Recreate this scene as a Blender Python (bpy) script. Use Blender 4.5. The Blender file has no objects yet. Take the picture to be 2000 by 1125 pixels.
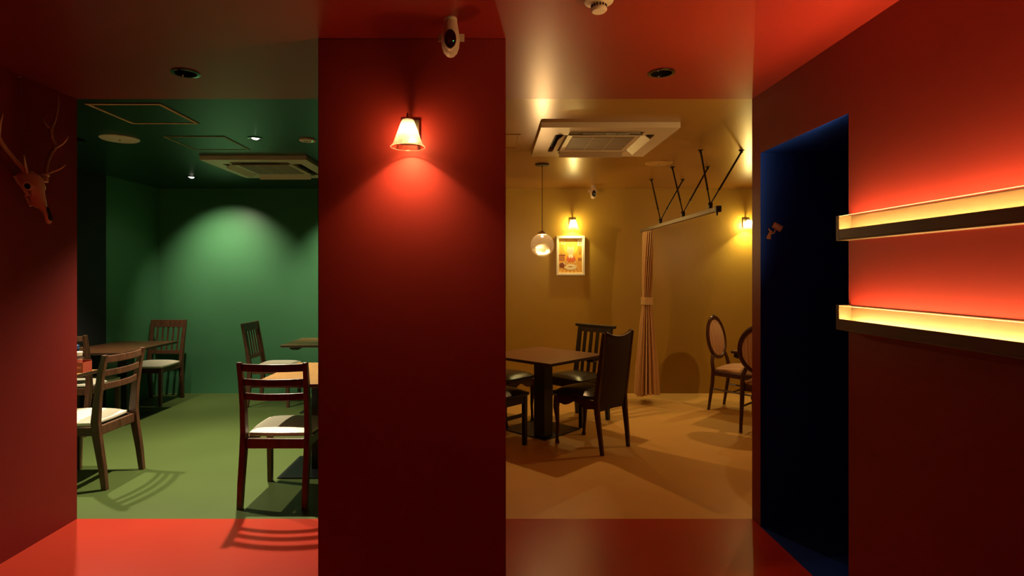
import bpy, bmesh, math, random
from mathutils import Vector, Matrix
PI = math.pi
random.seed(7)
SC = bpy.context.scene
COL = SC.collection

# ---------------------------------------------------------------- camera
F = 1100.0; U0 = 960.0; V0 = 535.0; EYE = 1.40; CEIL = 2.40
cd = bpy.data.cameras.new('camera'); cam = bpy.data.objects.new('camera', cd); COL.objects.link(cam)
cd.sensor_width = 36.0; cd.lens = 36.0 * F / 2000.0
cd.shift_x = (1000 - U0) / 2000.0; cd.shift_y = -(562.5 - V0) / 2000.0
cd.clip_start = 0.05; cd.clip_end = 60
cam.location = (0, 0, EYE); cam.rotation_euler = (PI / 2, 0, 0)
SC.camera = cam

# ---------------------------------------------------------------- world, exposure
w = bpy.data.worlds.new('world'); SC.world = w; w.use_nodes = True
w.node_tree.nodes['Background'].inputs[0].default_value = (0.006, 0.005, 0.007, 1)
w.node_tree.nodes['Background'].inputs[1].default_value = 1.0
SC.view_settings.view_transform = 'Standard'; SC.view_settings.look = 'None'
SC.view_settings.gamma = 1.0; SC.view_settings.use_curve_mapping = False
SC.view_settings.exposure = 0.0

# ---------------------------------------------------------------- the lamps of the rooms
def point(loc, power, color, rad=0.02):
    l = bpy.data.lights.new('bulb_light', 'POINT'); l.energy = power; l.color = color; l.shadow_soft_size = rad
    o = bpy.data.objects.new('bulb_light', l); COL.objects.link(o); o.location = loc; return o
def spot(loc, aim, power, color, half, blend=0.6, rad=0.025):
    l = bpy.data.lights.new('spot_light', 'SPOT'); l.energy = power; l.color = color
    l.spot_size = 2 * math.radians(half); l.spot_blend = blend; l.shadow_soft_size = rad
    o = bpy.data.objects.new('spot_light', l); COL.objects.link(o); o.location = loc
    d = Vector(aim) - Vector(loc); o.rotation_euler = d.to_track_quat('-Z', 'Y').to_euler(); return o
WARM = (1.0, 0.60, 0.24); WALLW = (1.0, 0.80, 0.30); DOWN = (1.0, 0.86, 0.62)
SHELF_E = 125.0
# (x, y) of ceiling downlights
DL = {'s1': (-3.07, 4.18), 's2': (-1.74, 4.15), 's3': (-3.09, 5.79), 's4': (-1.62, 5.79), 'r1': (-1.52, 2.80), 'r2': (0.845, 2.80)}
spot((-3.07, 4.18, 2.385), (-2.95, 4.05, 0), 235, DOWN, 55, 0.5)
spot((-1.74, 4.15, 2.385), (-1.85, 3.85, 0), 370, DOWN, 49, 0.75)
spot((-3.09, 5.79, 2.385), (-3.04, 6.60, 1.25), 220, DOWN, 44, 1.0)
spot((-1.62, 5.79, 2.385), (-1.62, 6.60, 1.20), 200, DOWN, 40, 1.0)
LAMPS = [(-0.341, 2.39), (0.945, 6.60), (2.975, 6.60)]
for i, (x, y) in enumerate(LAMPS):
    point((x, y - 0.095, 1.974), (3.4, 8, 10)[i], (1.0, 0.60, 0.24) if i == 0 else WALLW, 0.008)
    spot((x, y - 0.095, 1.972), (x, y - 0.095, 0), (24, 13, 20)[i], (1.0, 0.60, 0.24) if i == 0 else WALLW, 62, 1.0, 0.008)  # second light added inside each wall lamp to strengthen its downward beam
PEND = [(0.463, 5.14), (2.68, 4.98)]
point((PEND[0][0], PEND[0][1], 1.735), 37, WARM, 0.012)
point((PEND[1][0], PEND[1][1], 1.735), 37, WARM, 0.012)

# ---------------------------------------------------------------- materials
def newmat(name):
    m = bpy.data.materials.new(name); m.use_nodes = True
    nt = m.node_tree; b = nt.nodes['Principled BSDF']; return m, nt, b
def plain(name, col, rough=0.5, metal=0.0, bump=0.0, bscale=60, spec=0.5, coat=0):
    m, nt, b = newmat(name)
    b.inputs['Base Color'].default_value = (*col, 1); b.inputs['Roughness'].default_value = rough
    b.inputs['Metallic'].default_value = metal; b.inputs['Specular IOR Level'].default_value = spec
    if coat: b.inputs['Coat Weight'].default_value = coat; b.inputs['Coat Roughness'].default_value = 0.1
    if bump:
        tc = nt.nodes.new('ShaderNodeTexCoord'); n = nt.nodes.new('ShaderNodeTexNoise'); n.inputs['Scale'].default_value = bscale
        bp = nt.nodes.new('ShaderNodeBump'); bp.inputs['Strength'].default_value = bump; bp.inputs['Distance'].default_value = 0.002
        nt.links.new(tc.outputs['Object'], n.inputs['Vector']); nt.links.new(n.outputs['Fac'], bp.inputs['Height'])
        nt.links.new(bp.outputs['Normal'], b.inputs['Normal'])
    return m
def paint(name, col, rough=0.4, var=0.06, bump=0.25, spec=0.35, scale=45):
    """rolled emulsion: orange peel relief and faint cloudy tone"""
    m, nt, b = newmat(name)
    tc = nt.nodes.new('ShaderNodeTexCoord')
    n1 = nt.nodes.new('ShaderNodeTexNoise'); n1.inputs['Scale'].default_value = 1.7; n1.inputs['Detail'].default_value = 4
    n2 = nt.nodes.new('ShaderNodeTexNoise'); n2.inputs['Scale'].default_value = scale; n2.inputs['Detail'].default_value = 3
    nt.links.new(tc.outputs['Object'], n1.inputs['Vector']); nt.links.new(tc.outputs['Object'], n2.inputs['Vector'])
    r = nt.nodes.new('ShaderNodeValToRGB')
    r.color_ramp.elements[0].position = 0.3; r.color_ramp.elements[1].position = 0.7
    r.color_ramp.elements[0].color = tuple(c * (1 - var) for c in col) + (1,)
    r.color_ramp.elements[1].color = tuple(c * (1 + var) for c in col) + (1,)
    nt.links.new(n1.outputs['Fac'], r.inputs['Fac']); nt.links.new(r.outputs['Color'], b.inputs['Base Color'])
    b.inputs['Roughness'].default_value = rough; b.inputs['Specular IOR Level'].default_value = spec
    bp = nt.nodes.new('ShaderNodeBump'); bp.inputs['Strength'].default_value = bump; bp.inputs['Distance'].default_value = 0.001
    nt.links.new(n2.outputs['Fac'], bp.inputs['Height']); nt.links.new(bp.outputs['Normal'], b.inputs['Normal'])
    return m
def wood(name, c1, c2, rough=0.35, axis=(14, 1.2, 14), scale=6):
    m, nt, b = newmat(name)
    tc = nt.nodes.new('ShaderNodeTexCoord'); mp = nt.nodes.new('ShaderNodeMapping'); mp.inputs['Scale'].default_value = axis
    n = nt.nodes.new('ShaderNodeTexNoise'); n.inputs['Scale'].default_value = scale; n.inputs['Detail'].default_value = 6; n.inputs['Distortion'].default_value = 0.6
    nt.links.new(tc.outputs['Object'], mp.inputs['Vector']); nt.links.new(mp.outputs['Vector'], n.inputs['Vector'])
    r = nt.nodes.new('ShaderNodeValToRGB'); r.color_ramp.elements[0].position = 0.32; r.color_ramp.elements[1].position = 0.68
    r.color_ramp.elements[0].color = (*c1, 1); r.color_ramp.elements[1].color = (*c2, 1)
    nt.links.new(n.outputs['Fac'], r.inputs['Fac']); nt.links.new(r.outputs['Color'], b.inputs['Base Color'])
    b.inputs['Roughness'].default_value = rough
    bp = nt.nodes.new('ShaderNodeBump'); bp.inputs['Strength'].default_value = 0.12; bp.inputs['Distance'].default_value = 0.001
    nt.links.new(n.outputs['Fac'], bp.inputs['Height']); nt.links.new(bp.outputs['Normal'], b.inputs['Normal'])
    return m
def emit(name, col, s):
    m = bpy.data.materials.new(name); m.use_nodes = True; nt = m.node_tree; nt.nodes.remove(nt.nodes['Principled BSDF'])
    e = nt.nodes.new('ShaderNodeEmission'); e.inputs[0].default_value = (*col, 1); e.inputs[1].default_value = s
    nt.links.new(e.outputs[0], nt.nodes['Material Output'].inputs[0]); return m
def stripes(name, cols, freq, axis='X', rough=0.8):
    """woven stripes running down the cloth"""
    m, nt, b = newmat(name)
    tc = nt.nodes.new('ShaderNodeTexCoord'); sp = nt.nodes.new('ShaderNodeSeparateXYZ')
    nt.links.new(tc.outputs['UV'] if axis == 'U' else tc.outputs['Object'], sp.inputs[0])
    mu = nt.nodes.new('ShaderNodeMath'); mu.operation = 'MULTIPLY'; mu.inputs[1].default_value = freq
    nt.links.new(sp.outputs['X' if axis in 'XU' else axis], mu.inputs[0])
    fr = nt.nodes.new('ShaderNodeMath'); fr.operation = 'FRACT'; nt.links.new(mu.outputs[0], fr.inputs[0])
    r = nt.nodes.new('ShaderNodeValToRGB'); els = r.color_ramp.elements
    r.color_ramp.interpolation = 'LINEAR'
    n = len(cols)
    els[0].position = 0; els[0].color = (*cols[0], 1); els[1].position = 1; els[1].color = (*cols[0], 1)
    for i in range(1, n):
        e = els.new(i / n); e.color = (*cols[i], 1)
    nt.links.new(fr.outputs[0], r.inputs['Fac']); nt.links.new(r.outputs['Color'], b.inputs['Base Color'])
    b.inputs['Roughness'].default_value = rough; return m
def glass(name, trans, tint, glossy=0.12, transl=0.0, bump=0.0, bscale=120, fres=.7, rough=.08):
    """thin pressed glass: part clear, part scattering, part mirror"""
    m = bpy.data.materials.new(name); m.use_nodes = True; nt = m.node_tree; nt.nodes.remove(nt.nodes['Principled BSDF'])
    t = nt.nodes.new('ShaderNodeBsdfTransparent'); t.inputs[0].default_value = (*tint, 1)
    g = nt.nodes.new('ShaderNodeBsdfGlossy'); g.inputs['Roughness'].default_value = rough; g.inputs[0].default_value = (1, 1, 1, 1)
    tr = nt.nodes.new('ShaderNodeBsdfTranslucent'); tr.inputs[0].default_value = (1, 0.97, 0.9, 1)
    lw = nt.nodes.new('ShaderNodeLayerWeight'); lw.inputs[0].default_value = 0.35
    m1 = nt.nodes.new('ShaderNodeMixShader'); m1.inputs[0].default_value = transl
    m2 = nt.nodes.new('ShaderNodeMixShader')
    ma = nt.nodes.new('ShaderNodeMath'); ma.operation = 'MULTIPLY_ADD'; ma.inputs[1].default_value = fres; ma.inputs[2].default_value = glossy
    ma.use_clamp = True
    nt.links.new(lw.outputs['Fresnel'], ma.inputs[0]); nt.links.new(ma.outputs[0], m2.inputs[0])
    nt.links.new(t.outputs[0], m1.inputs[1]); nt.links.new(tr.outputs[0], m1.inputs[2])
    nt.links.new(m1.outputs[0], m2.inputs[1]); nt.links.new(g.outputs[0], m2.inputs[2])
    if bump:
        tc = nt.nodes.new('ShaderNodeTexCoord'); n = nt.nodes.new('ShaderNodeTexVoronoi'); n.inputs['Scale'].default_value = bscale
        bp = nt.nodes.new('ShaderNodeBump'); bp.inputs['Strength'].default_value = bump; bp.inputs['Distance'].default_value = 0.004
        nt.links.new(tc.outputs['Object'], n.inputs['Vector']); nt.links.new(n.outputs['Distance'], bp.inputs['Height'])
        nt.links.new(bp.outputs['Normal'], g.inputs['Normal'])
    nt.links.new(m2.outputs[0], nt.nodes['Material Output'].inputs[0]); return m

M = {}
M['red'] = paint('red_wall_paint', (0.225, 0.019, 0.014), 0.5, spec=0.22)
M['redceil'] = paint('red_ceiling_paint', (0.23, 0.0150, 0.010), 0.34, bump=0.12, spec=0.5)
M['redfloor'] = paint('red_floor_coating', (0.46, 0.036, 0.017), 0.32, bump=0.08, spec=0.20, scale=20)
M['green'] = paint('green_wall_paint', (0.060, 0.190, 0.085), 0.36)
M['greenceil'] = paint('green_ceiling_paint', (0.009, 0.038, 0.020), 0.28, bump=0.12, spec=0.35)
M['greenfloor'] = paint('green_floor_coating', (0.082, 0.118, 0.030), 0.42, bump=0.08, scale=20)
M['yellow'] = paint('mustard_wall_paint', (0.39, 0.245, 0.040), 0.42)
M['yellowceil'] = paint('mustard_ceiling_paint', (0.32, 0.155, 0.025), 0.28, bump=0.15, spec=0.5)
M['yellowfloor'] = paint('ochre_floor_coating', (0.74, 0.445, 0.135), 0.40, bump=0.08, scale=20)
M['blue'] = paint('navy_wall_paint', (0.008, 0.045, 0.42), 0.6, spec=0.15)
M['black'] = plain('matt_black', (0.004, 0.005, 0.005), 0.8)  # plain black for the left side wall stretch and the passage end
M['darkmetal'] = plain('black_powder_coat', (0.006, 0.006, 0.007), 0.38, bump=0.1)
M['blackwood'] = wood('black_stained_wood', (0.006, 0.005, 0.005), (0.012, 0.009, 0.007), 0.38)
M['walnut'] = wood('walnut_stained_wood', (0.055, 0.020, 0.009), (0.125, 0.050, 0.022), 0.4, (14, 14, 1.2))
M['mahogany'] = wood('dark_mahogany_wood', (0.035, 0.009, 0.004), (0.070, 0.020, 0.009), 0.3, (14, 14, 1.2))
M['tabletop'] = wood('oiled_table_wood', (0.24, 0.115, 0.034), (0.34, 0.175, 0.058), 0.32, (12, 1.2, 12), 5)
M['tabletop2'] = wood('brown_table_wood', (0.105, 0.042, 0.018), (0.165, 0.068, 0.028), 0.30, (12, 1.2, 12), 5)
M['edge'] = plain('dark_table_edge', (0.035, 0.018, 0.010), 0.4)
M['cream'] = plain('cream_vinyl', (0.78, 0.70, 0.52), 0.5, bump=0.1, bscale=300)
M['leather'] = plain('black_leather', (0.020, 0.016, 0.011), 0.30, bump=0.35, bscale=140)
M['darkcloth'] = plain('dark_brown_upholstery', (0.020, 0.008, 0.005), 0.65, bump=0.3, bscale=300)
M['white'] = plain('off_white_plastic', (0.62, 0.52, 0.42), 0.4)
M['acwhite'] = plain('air_conditioner_plastic', (0.60, 0.50, 0.36), 0.38)
M['grille'] = plain('grey_brown_mesh', (0.20, 0.15, 0.11), 0.6, bump=0.6, bscale=700)
M['dark'] = plain('dark_slot', (0.006, 0.005, 0.004), 0.7)
M['glossblack'] = plain('gloss_black_plastic', (0.004, 0.003, 0.004), 0.06, coat=1)
M['brass'] = plain('aged_nickel', (0.42, 0.33, 0.22), 0.3, 1.0)
M['chrome'] = plain('chrome', (0.6, 0.6, 0.6), 0.12, 1.0)
M['beigetrim'] = plain('beige_hatch_trim', (0.50, 0.36, 0.18), 0.5)
M['bone'] = plain('bone', (0.82, 0.62, 0.46), 0.7, bump=0.8, bscale=70)
M['antler'] = plain('antler', (0.42, 0.25, 0.16), 0.65, bump=0.8, bscale=120)
M['antlertip'] = plain('antler_tip', (0.58, 0.38, 0.26), 0.55)
M['cord'] = plain('string', (0.25, 0.12, 0.08), 0.8)
M['shelfwood'] = wood('pale_shelf_wood', (0.060, 0.030, 0.010), (0.085, 0.045, 0.016), 0.5, (12, 1.0, 12), 4)
M['shelfdark'] = wood('brown_shelf_face', (0.045, 0.018, 0.010), (0.075, 0.030, 0.015), 0.5, (12, 1.0, 12), 4)
M['led'] = emit('led_diffuser', (1.0, 0.62, 0.23), SHELF_E)
M['bulb'] = emit('lit_bulb', (1.0, 0.80, 0.48), 22)
M['pendbulb'] = emit('lit_pendant_bulb', (1.0, 0.78, 0.42), 7)
M['spotlit'] = emit('lit_downlight', (1.0, 0.92, 0.72), 12)
M['shade'] = glass('ribbed_glass', 0.5, (0.80, 0.76, 0.66), 0.07, 0.13)
M['globe'] = glass('seeded_glass', 0.8, (0.97, 0.94, 0.88), 0.015, 0.006, 1.0, 90, fres=.45, rough=.04)
M['acrylic'] = glass('clear_acrylic', 0.8, (0.98, 0.96, 0.90), 0.01, 0.004, fres=.12)
M['acrylicedge'] = glass('bright_acrylic_edge', 0.4, (0.9, 0.85, 0.7), 0.1, 0.85)
M['curtain'] = stripes('striped_linen', [(0.66, 0.42, 0.20), (0.50, 0.27, 0.12), (0.70, 0.46, 0.24), (0.56, 0.34, 0.15)], 26, 'U')
M['stripeX'] = stripes('striped_upholstery', [(0.50, 0.30, 0.16), (0.36, 0.14, 0.07), (0.56, 0.37, 0.21), (0.42, 0.20, 0.10), (0.52, 0.34, 0.20)], 17, 'X')
M['toilet'] = wood('thin_sign_wood', (0.52, 0.27, 0.15), (0.62, 0.35, 0.20), 0.6)
M['lettering'] = plain('pale_lettering', (0.95, 0.80, 0.70), 0.6)

# ---------------------------------------------------------------- mesh helpers
class MB:
    def __init__(s): s.bm = bmesh.new(); s.mi = 0
    def face(s, vs, mi=None):
        try: f = s.bm.faces.new(vs)
        except ValueError: return None
        f.material_index = s.mi if mi is None else mi; return f
    def box(s, x0, x1, y0, y1, z0, z1, mats=None):
        """mats: material index for -x +x -y +y -z +z"""
        v = [s.bm.verts.new(p) for p in ((x0,y0,z0),(x1,y0,z0),(x1,y1,z0),(x0,y1,z0),(x0,y0,z1),(x1,y0,z1),(x1,y1,z1),(x0,y1,z1))]
        fs = [(0,4,7,3),(1,2,6,5),(0,1,5,4),(2,3,7,6),(0,3,2,1),(4,5,6,7)]
        for i, f in enumerate(fs): s.face([v[k] for k in f], mats[i] if mats else None)
        return v
    def cbox(s, c, size, rot=None):
        x, y, z = (k / 2 for k in size)
        v = s.box(-x, x, -y, y, -z, z)
        mt = Matrix.Translation(c) @ (rot if rot else Matrix.Identity(4))
        for q in v: q.co = mt @ q.co
        return v
    def loft(s, secs, cap=True, closed=False):
        rows = [[s.bm.verts.new(p) for p in sec] for sec in secs]; n = len(rows[0])
        for a, b in zip(rows, rows[1:] + ([rows[0]] if closed else [])):
            for i in range(n): s.face((a[i], a[(i+1) % n], b[(i+1) % n], b[i]))
        if cap and not closed: s.face(rows[0][::-1]); s.face(rows[-1])
        return rows
    def post(s, path):
        """path of (x, y, z, width_x, depth_y): lofted horizontal rectangles"""
        s.loft([[(x-a/2,y-b/2,z),(x+a/2,y-b/2,z),(x+a/2,y+b/2,z),(x-a/2,y+b/2,z)] for x, y, z, a, b in path])
    def rail(s, path, h, t):
        """path of (x, y, z) running sideways: upright rectangles h tall, t thick in y"""
        s.loft([[(x,y-t/2,z-h/2),(x,y+t/2,z-h/2),(x,y+t/2,z+h/2),(x,y-t/2,z+h/2)] for x, y, z in path])
    def tube(s, pts, rad, n=10):
        pts = [Vector(p) for p in pts]
        if not hasattr(rad, '__len__'): rad = [rad] * len(pts)
        t0 = (pts[1]-pts[0]).normalized(); up = Vector((0,0,1)) if abs(t0.z) < 0.9 else Vector((1,0,0))
        u = t0.cross(up).normalized(); secs = []
        for i, p in enumerate(pts):
            a = pts[max(i-1,0)]; b = pts[min(i+1,len(pts)-1)]; t = (b-a).normalized()
            u = (u - t*u.dot(t)).normalized(); v = t.cross(u)
            secs.append([p + (u*math.cos(k*2*PI/n) + v*math.sin(k*2*PI/n))*rad[i] for k in range(n)])
        s.loft(secs)
    def lathe(s, prof, c=(0,0,0), n=24, cap=True, sx=1, sy=1, ribs=0, rd=0):
        secs = []
        for r, z in prof:
            sec = []
            for k in range(n):
                rr = r * (1 + (rd * (1 if k % 2 else -1) if ribs else 0)); a = k*2*PI/n
                sec.append((c[0]+rr*sx*math.cos(a), c[1]+rr*sy*math.sin(a), c[2]+z))
            secs.append(sec)
        s.loft(secs, cap)
    def prism(s, pts, axis, a, b):
        """2D outline extruded: axis 'y' -> pts are (x,z) between y=a and b; 'z' -> (x,y); 'x' -> (y,z)"""
        def P(p, q): return {'y': (p[0], q, p[1]), 'z': (p[0], p[1], q), 'x': (q, p[0], p[1])}[axis]
        s.loft([[P(p, a) for p in pts], [P(p, b) for p in pts]])
    def ellipsoid(s, c, r, n=16, m=10, rot=None):
        rows = []
        for i in range(m+1):
            th = PI*(0.02 + 0.96*i/m)
            sec = [Vector((r[0]*math.sin(th)*math.cos(k*2*PI/n), r[1]*math.sin(th)*math.sin(k*2*PI/n), r[2]*math.cos(th))) for k in range(n)]
            if rot: sec = [rot @ p for p in sec]
            rows.append([p + Vector(c) for p in sec])
        s.loft(rows)
    def build(s, name, mats, parent=None, bevel=0, smooth=False, seg=2, loc=None):
        bm = s.bm
        bmesh.ops.recalc_face_normals(bm, faces=bm.faces)
        if bevel:
            es = [e for e in bm.edges if len(e.link_faces) == 2 and e.calc_face_angle(0) > 0.6]
            bmesh.ops.bevel(bm, geom=es, offset=bevel, segments=seg, affect='EDGES', profile=0.5)
        me = bpy.data.meshes.new(name); bm.to_mesh(me); bm.free()
        for m in (mats if isinstance(mats, (list, tuple)) else [mats]): me.materials.append(m)
        o = bpy.data.objects.new(name, me); COL.objects.link(o)
        if parent: o.parent = parent
        if loc: o.location = loc
        if smooth:
            for p in me.polygons: p.use_smooth = True
            try: me.set_sharp_from_angle(angle=math.radians(40))
            except Exception: pass
        return o
def struct(o, label=None):
    o['kind'] = 'structure'
    if label: o['label'] = label
    return o
def thing(name, label, cat, loc=(0,0,0), rz=0, group=None):
    o = bpy.data.objects.new(name, None); COL.objects.link(o); o.location = loc; o.rotation_euler = (0,0,rz); o.empty_display_size = 0.1
    return tag(o, label, cat, group)
def tag(o, label, cat, group=None):
    o['label'] = label; o['category'] = cat
    if group: o['group'] = group
    return o
def dup(root, loc, rz=0, label=None, group=None):
    r = root.copy(); COL.objects.link(r); r.location = loc; r.rotation_euler = (0,0,rz)
    if label: r['label'] = label
    if group: r['group'] = group
    def rec(a, b):
        for ch in list(a.children):
            if ch.name in seen: continue
            c = ch.copy(); seen.add(c.name); COL.objects.link(c); c.parent = b; rec(ch, c)
    seen = set(); rec(root, r); return r

# ================================================================ THE SETTING
XL, XR, YO = -2.37, 1.49, 3.22          # hall side walls, plane where the colours change
YB = 6.60                               # far walls
PX0, PX1, PY = -0.737, 0.061, 2.39      # pillar
D0, D1, DH = 2.35, 3.12, 2.07           # doorway in the right wall
GX, YX = -3.90, 4.60                    # outer side walls of green and mustard rooms
REAR = -1.6
def slab(name, mat, x0, x1, y0, y1, z0, z1, label): 
    b = MB(); b.box(x0, x1, y0, y1, z0, z1); return struct(b.build(name, mat), label)
slab('floor', M['redfloor'], XL-0.1, XR, REAR, YO, -0.1, 0, 'glossy red floor of the hall in the foreground')
slab('floor', M['greenfloor'], GX-0.1, -0.35, YO, YB, -0.1, 0, 'green floor of the left room')
slab('floor', M['yellowfloor'], -0.35, YX+0.1, YO, YB, -0.1, 0, 'ochre floor of the mustard room')
slab('floor', M['blue'], XR, 3.0, D0, D1, -0.1, 0, 'dark blue floor inside the doorway')
b = MB(); b.box(XL-0.1, XL, REAR, YO, 0, CEIL); struct(b.build('wall_left', M['red']), 'dark red wall with the antlers')
# pillar (front red) and the partition behind it
b = MB(); b.box(PX0, PX1, PY, YO, 0, CEIL); pil = struct(b.build('wall_center', M['red'], bevel=0.004), 'broad red pillar between the two openings')
b = MB(); b.box(-0.40, -0.30, YO, YB, 0, CEIL, [0, 1, 0, 0, 0, 0]); struct(b.build('wall_partition', [M['green'], M['yellow']]), 'partition behind the pillar')
# right wall with the doorway, passage behind
b = MB(); b.box(XR, 3.0, REAR, D0, 0, CEIL, [0, 0, 0, 1, 0, 0]); struct(b.build('wall_right', [M['red'], M['blue']]), 'red wall carrying the lit shelves')
b = MB(); b.box(XR, 3.0, D0, D1, DH, CEIL, [0, 0, 0, 0, 1, 0]); struct(b.build('wall_header', [M['red'], M['blue']]), 'red wall above the dark doorway')
b = MB(); b.box(XR, 3.0, D1, YO, 0, CEIL, [0, 0, 1, 2, 0, 0]); struct(b.build('wall_passage', [M['red'], M['blue'], M['yellow']]), 'navy wall inside the doorway with a thin red end')
slab('wall_passage_end', M['black'], 3.0, 3.1, D0, D1, 0, DH, 'dark end of the passage')
# outer walls
slab('wall_green_back', M['green'], GX-0.1, -0.35, YB, YB+0.1, 0, CEIL, 'green far wall lit by downlights')
slab('wall_green_left', M['green'], GX-0.1, GX, 5.70, YB, 0, CEIL, 'short green side wall in the far left corner')
slab('wall_black_left', M['black'], GX-0.1, GX, YO, 5.70, 0, CEIL, 'black side wall at the left of the green room')
slab('wall_green_front', M['green'], GX-0.1, XL-0.1, YO-0.1, YO, 0, CEIL, 'green wall hidden beside the hall')
slab('wall_mustard_back', M['yellow'], -0.35, YX+0.1, YB, YB+0.1, 0, CEIL, 'mustard far wall with lamps and framed picture')
slab('wall_mustard_right', M['yellow'], YX, YX+0.1, YO, YB, 0, CEIL, 'mustard side wall')
slab('wall_mustard_front', M['yellow'], 3.0, YX+0.1, D1, YO, 0, CEIL, 'mustard wall beside the passage')
slab('wall_rear', M['red'], XL-0.1, XR, REAR-0.1, REAR, 0, CEIL, 'red wall behind the viewer')
# ceilings with round cut-outs for the recessed downlights
def ceiling(mat, x0, x1, y0, y1, holes, label):
    bm = bmesh.new(); es = []
    def loop(pts):
        vs = [bm.verts.new((x, y, CEIL)) for x, y in pts]
        for i in range(len(vs)): es.append(bm.edges.new((vs[i], vs[(i+1) % len(vs)])))
    loop([(x0,y0),(x1,y0),(x1,y1),(x0,y1)])
    for hx, hy, r in holes: loop([(hx+r*math.cos(k*PI/12), hy+r*math.sin(k*PI/12)) for k in range(24)])
    bmesh.ops.triangle_fill(bm, edges=es, use_beauty=True, normal=(0,0,-1))
    top = bmesh.ops.extrude_face_region(bm, geom=list(bm.faces))
    for g in top['geom']:
        if isinstance(g, bmesh.types.BMVert): g.co.z += 0.12
    mb = MB(); mb.bm.free(); mb.bm = bm
    return struct(mb.build('ceiling', mat), label)
H = lambda k, r: (DL[k][0], DL[k][1], r)
ceiling(M['redceil'], XL-0.1, XR, REAR, YO, [H('r1', .055), H('r2', .055)], 'glossy red ceiling of the hall')
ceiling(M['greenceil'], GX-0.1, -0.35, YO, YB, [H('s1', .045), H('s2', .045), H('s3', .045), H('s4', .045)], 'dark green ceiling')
ceiling(M['yellowceil'], -0.35, YX+0.1, YO, YB, [], 'glossy mustard ceiling')

# ================================================================ LIT SHELVES
def led_shelf(z0, label):
    """wooden trough on the right wall: pale back board, dark front lip, end block, glowing diffuser"""
    y0, y1 = 0.35, 2.35; xf = 1.437
    t = thing('led_shelf', label, 'shelf', (XR, y1, z0), 0, 'lit shelves on the red wall')
    def P(x0, x1, ya, yb, za, zb, nm, m, bv=0.001):
        b = MB(); b.box(x0-XR, x1-XR, ya-y1, yb-y1, za, zb); return b.build(nm, m, t, bevel=bv)
    P(XR-0.0022, XR-0.0005, y0, y1-0.02, 0.006, 0.100, 'back_board', M['shelfwood'], 0)
    P(xf+0.0005, xf+0.0030, y0, y1-0.021, 0.046, 0.0995, 'acrylic_guard', M['acrylic'], 0)
    P(xf+0.0004, xf+0.0032, y0, y1-0.021, 0.0995, 0.1012, 'acrylic_edge', M['acrylicedge'], 0)
    P(xf, XR-0.0022, y0, y1-0.02, 0.0, 0.006, 'bottom_board', M['shelfwood'])
    P(xf, xf+0.004, y0, y1-0.02, 0.006, 0.046, 'front_lip', M['shelfdark'])
    P(xf, XR-0.0005, y1-0.02, y1, 0.0, 0.103, 'end_block', M['shelfwood'])
    P(xf, XR-0.0005, y0-0.02, y0, 0.0, 0.103, 'end_block', M['shelfwood'])
    P(xf+0.005, XR-0.003, y0, y1-0.022, 0.018, 0.029, 'light_strip', M['led'], 0)
    return t
led_shelf(1.538, 'upper glowing wooden shelf, seen from below, on the red wall')
led_shelf(1.168, 'lower glowing wooden shelf, light strip seen from above, on the red wall')

# ================================================================ CEILING FITTINGS
def downlight(k, r, label, lit=False, tilt=0, group=None, ring='glossblack'):
    x, y = DL[k]
    t = thing('downlight', label, 'downlight', (x, y, CEIL), 0, group)
    b = MB(); b.lathe([(r+0.012, 0.0), (r+0.012, -0.004), (r-0.004, -0.006), (r-0.006, 0.0)], n=32, cap=False); b.loft
    b.build('trim_ring', M[ring], t, smooth=True)
    b = MB(); b.lathe([(r-0.005, -0.003), (r-0.009, 0.030), (r*0.62, 0.055), (0.002, 0.057)], n=32, cap=False)
    b.build('reflector', M['glossblack'], t, smooth=True)
    b = MB(); b.lathe([(0.001, -0.010), (r*0.45, -0.007), (r*0.74, 0.004), (r*0.4, 0.02)] if lit else [(0.001, 0.016), (r*0.55, 0.018), (r*0.6, 0.028), (r*0.4, 0.05)], n=24)
    o = b.build('lamp_face', (M['spotlit'] if lit and not tilt else emit('tilted_downlight', (1, .92, .72), 2.5)) if lit else M['chrome'], t, smooth=True); o.rotation_euler = (tilt, 0, 0)
    return t
downlight('r1', .055, 'black unlit recessed downlight in red ceiling left of the pillar')
downlight('r2', .055, 'black unlit recessed downlight in red ceiling right of the pillar')
downlight('s1', .042, 'recessed downlight at left edge of green ceiling, beside the left wall')
downlight('s2', .042, 'brightly glowing recessed downlight in green ceiling', True)
downlight('s3', .042, 'small lit downlight near the far green wall, left of the air conditioner', True, -0.6)
downlight('s4', .042, 'recessed downlight near the far green wall, hidden behind the pillar', True, -0.6)

def hatch(x0, y0, x1, y1, wd, mat, panel, label, group=None):
    t = thing('access_hatch', label, 'hatch', ((x0+x1)/2, (y0+y1)/2, CEIL), 0, group)
    a, c = (x1-x0)/2, (y1-y0)/2
    b = MB()
    for X0, X1, Y0, Y1 in ((-a, a, -c, -c+wd), (-a, a, c-wd, c), (-a, -a+wd, -c+wd, c-wd), (a-wd, a, -c+wd, c-wd)):
        b.box(X0, X1, Y0, Y1, -0.005, -0.0002)
    b.build('frame', mat, t)
    b = MB(); b.box(-a+wd+.002, a-wd-.002, -c+wd+.002, c-wd-.002, -0.002, -0.0002); b.build('panel', panel, t)
    return t
hatch(-2.385, 3.30, -1.94, 3.74, 0.020, M['beigetrim'], M['greenceil'], 'square ceiling access hatch with pale frame, nearer of two in green ceiling')
hatch(-2.385, 4.09, -1.94, 4.53, 0.014, plain('olive_hatch_trim', (0.26, 0.24, 0.10), 0.5), M['greenceil'], 'square ceiling access hatch with thin frame, farther of two in green ceiling')
hatch(-0.23, 4.03, 0.209, 4.47, 0.018, M['yellowceil'], M['yellowceil'], 'mustard ceiling access hatch half hidden by the pillar')

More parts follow.
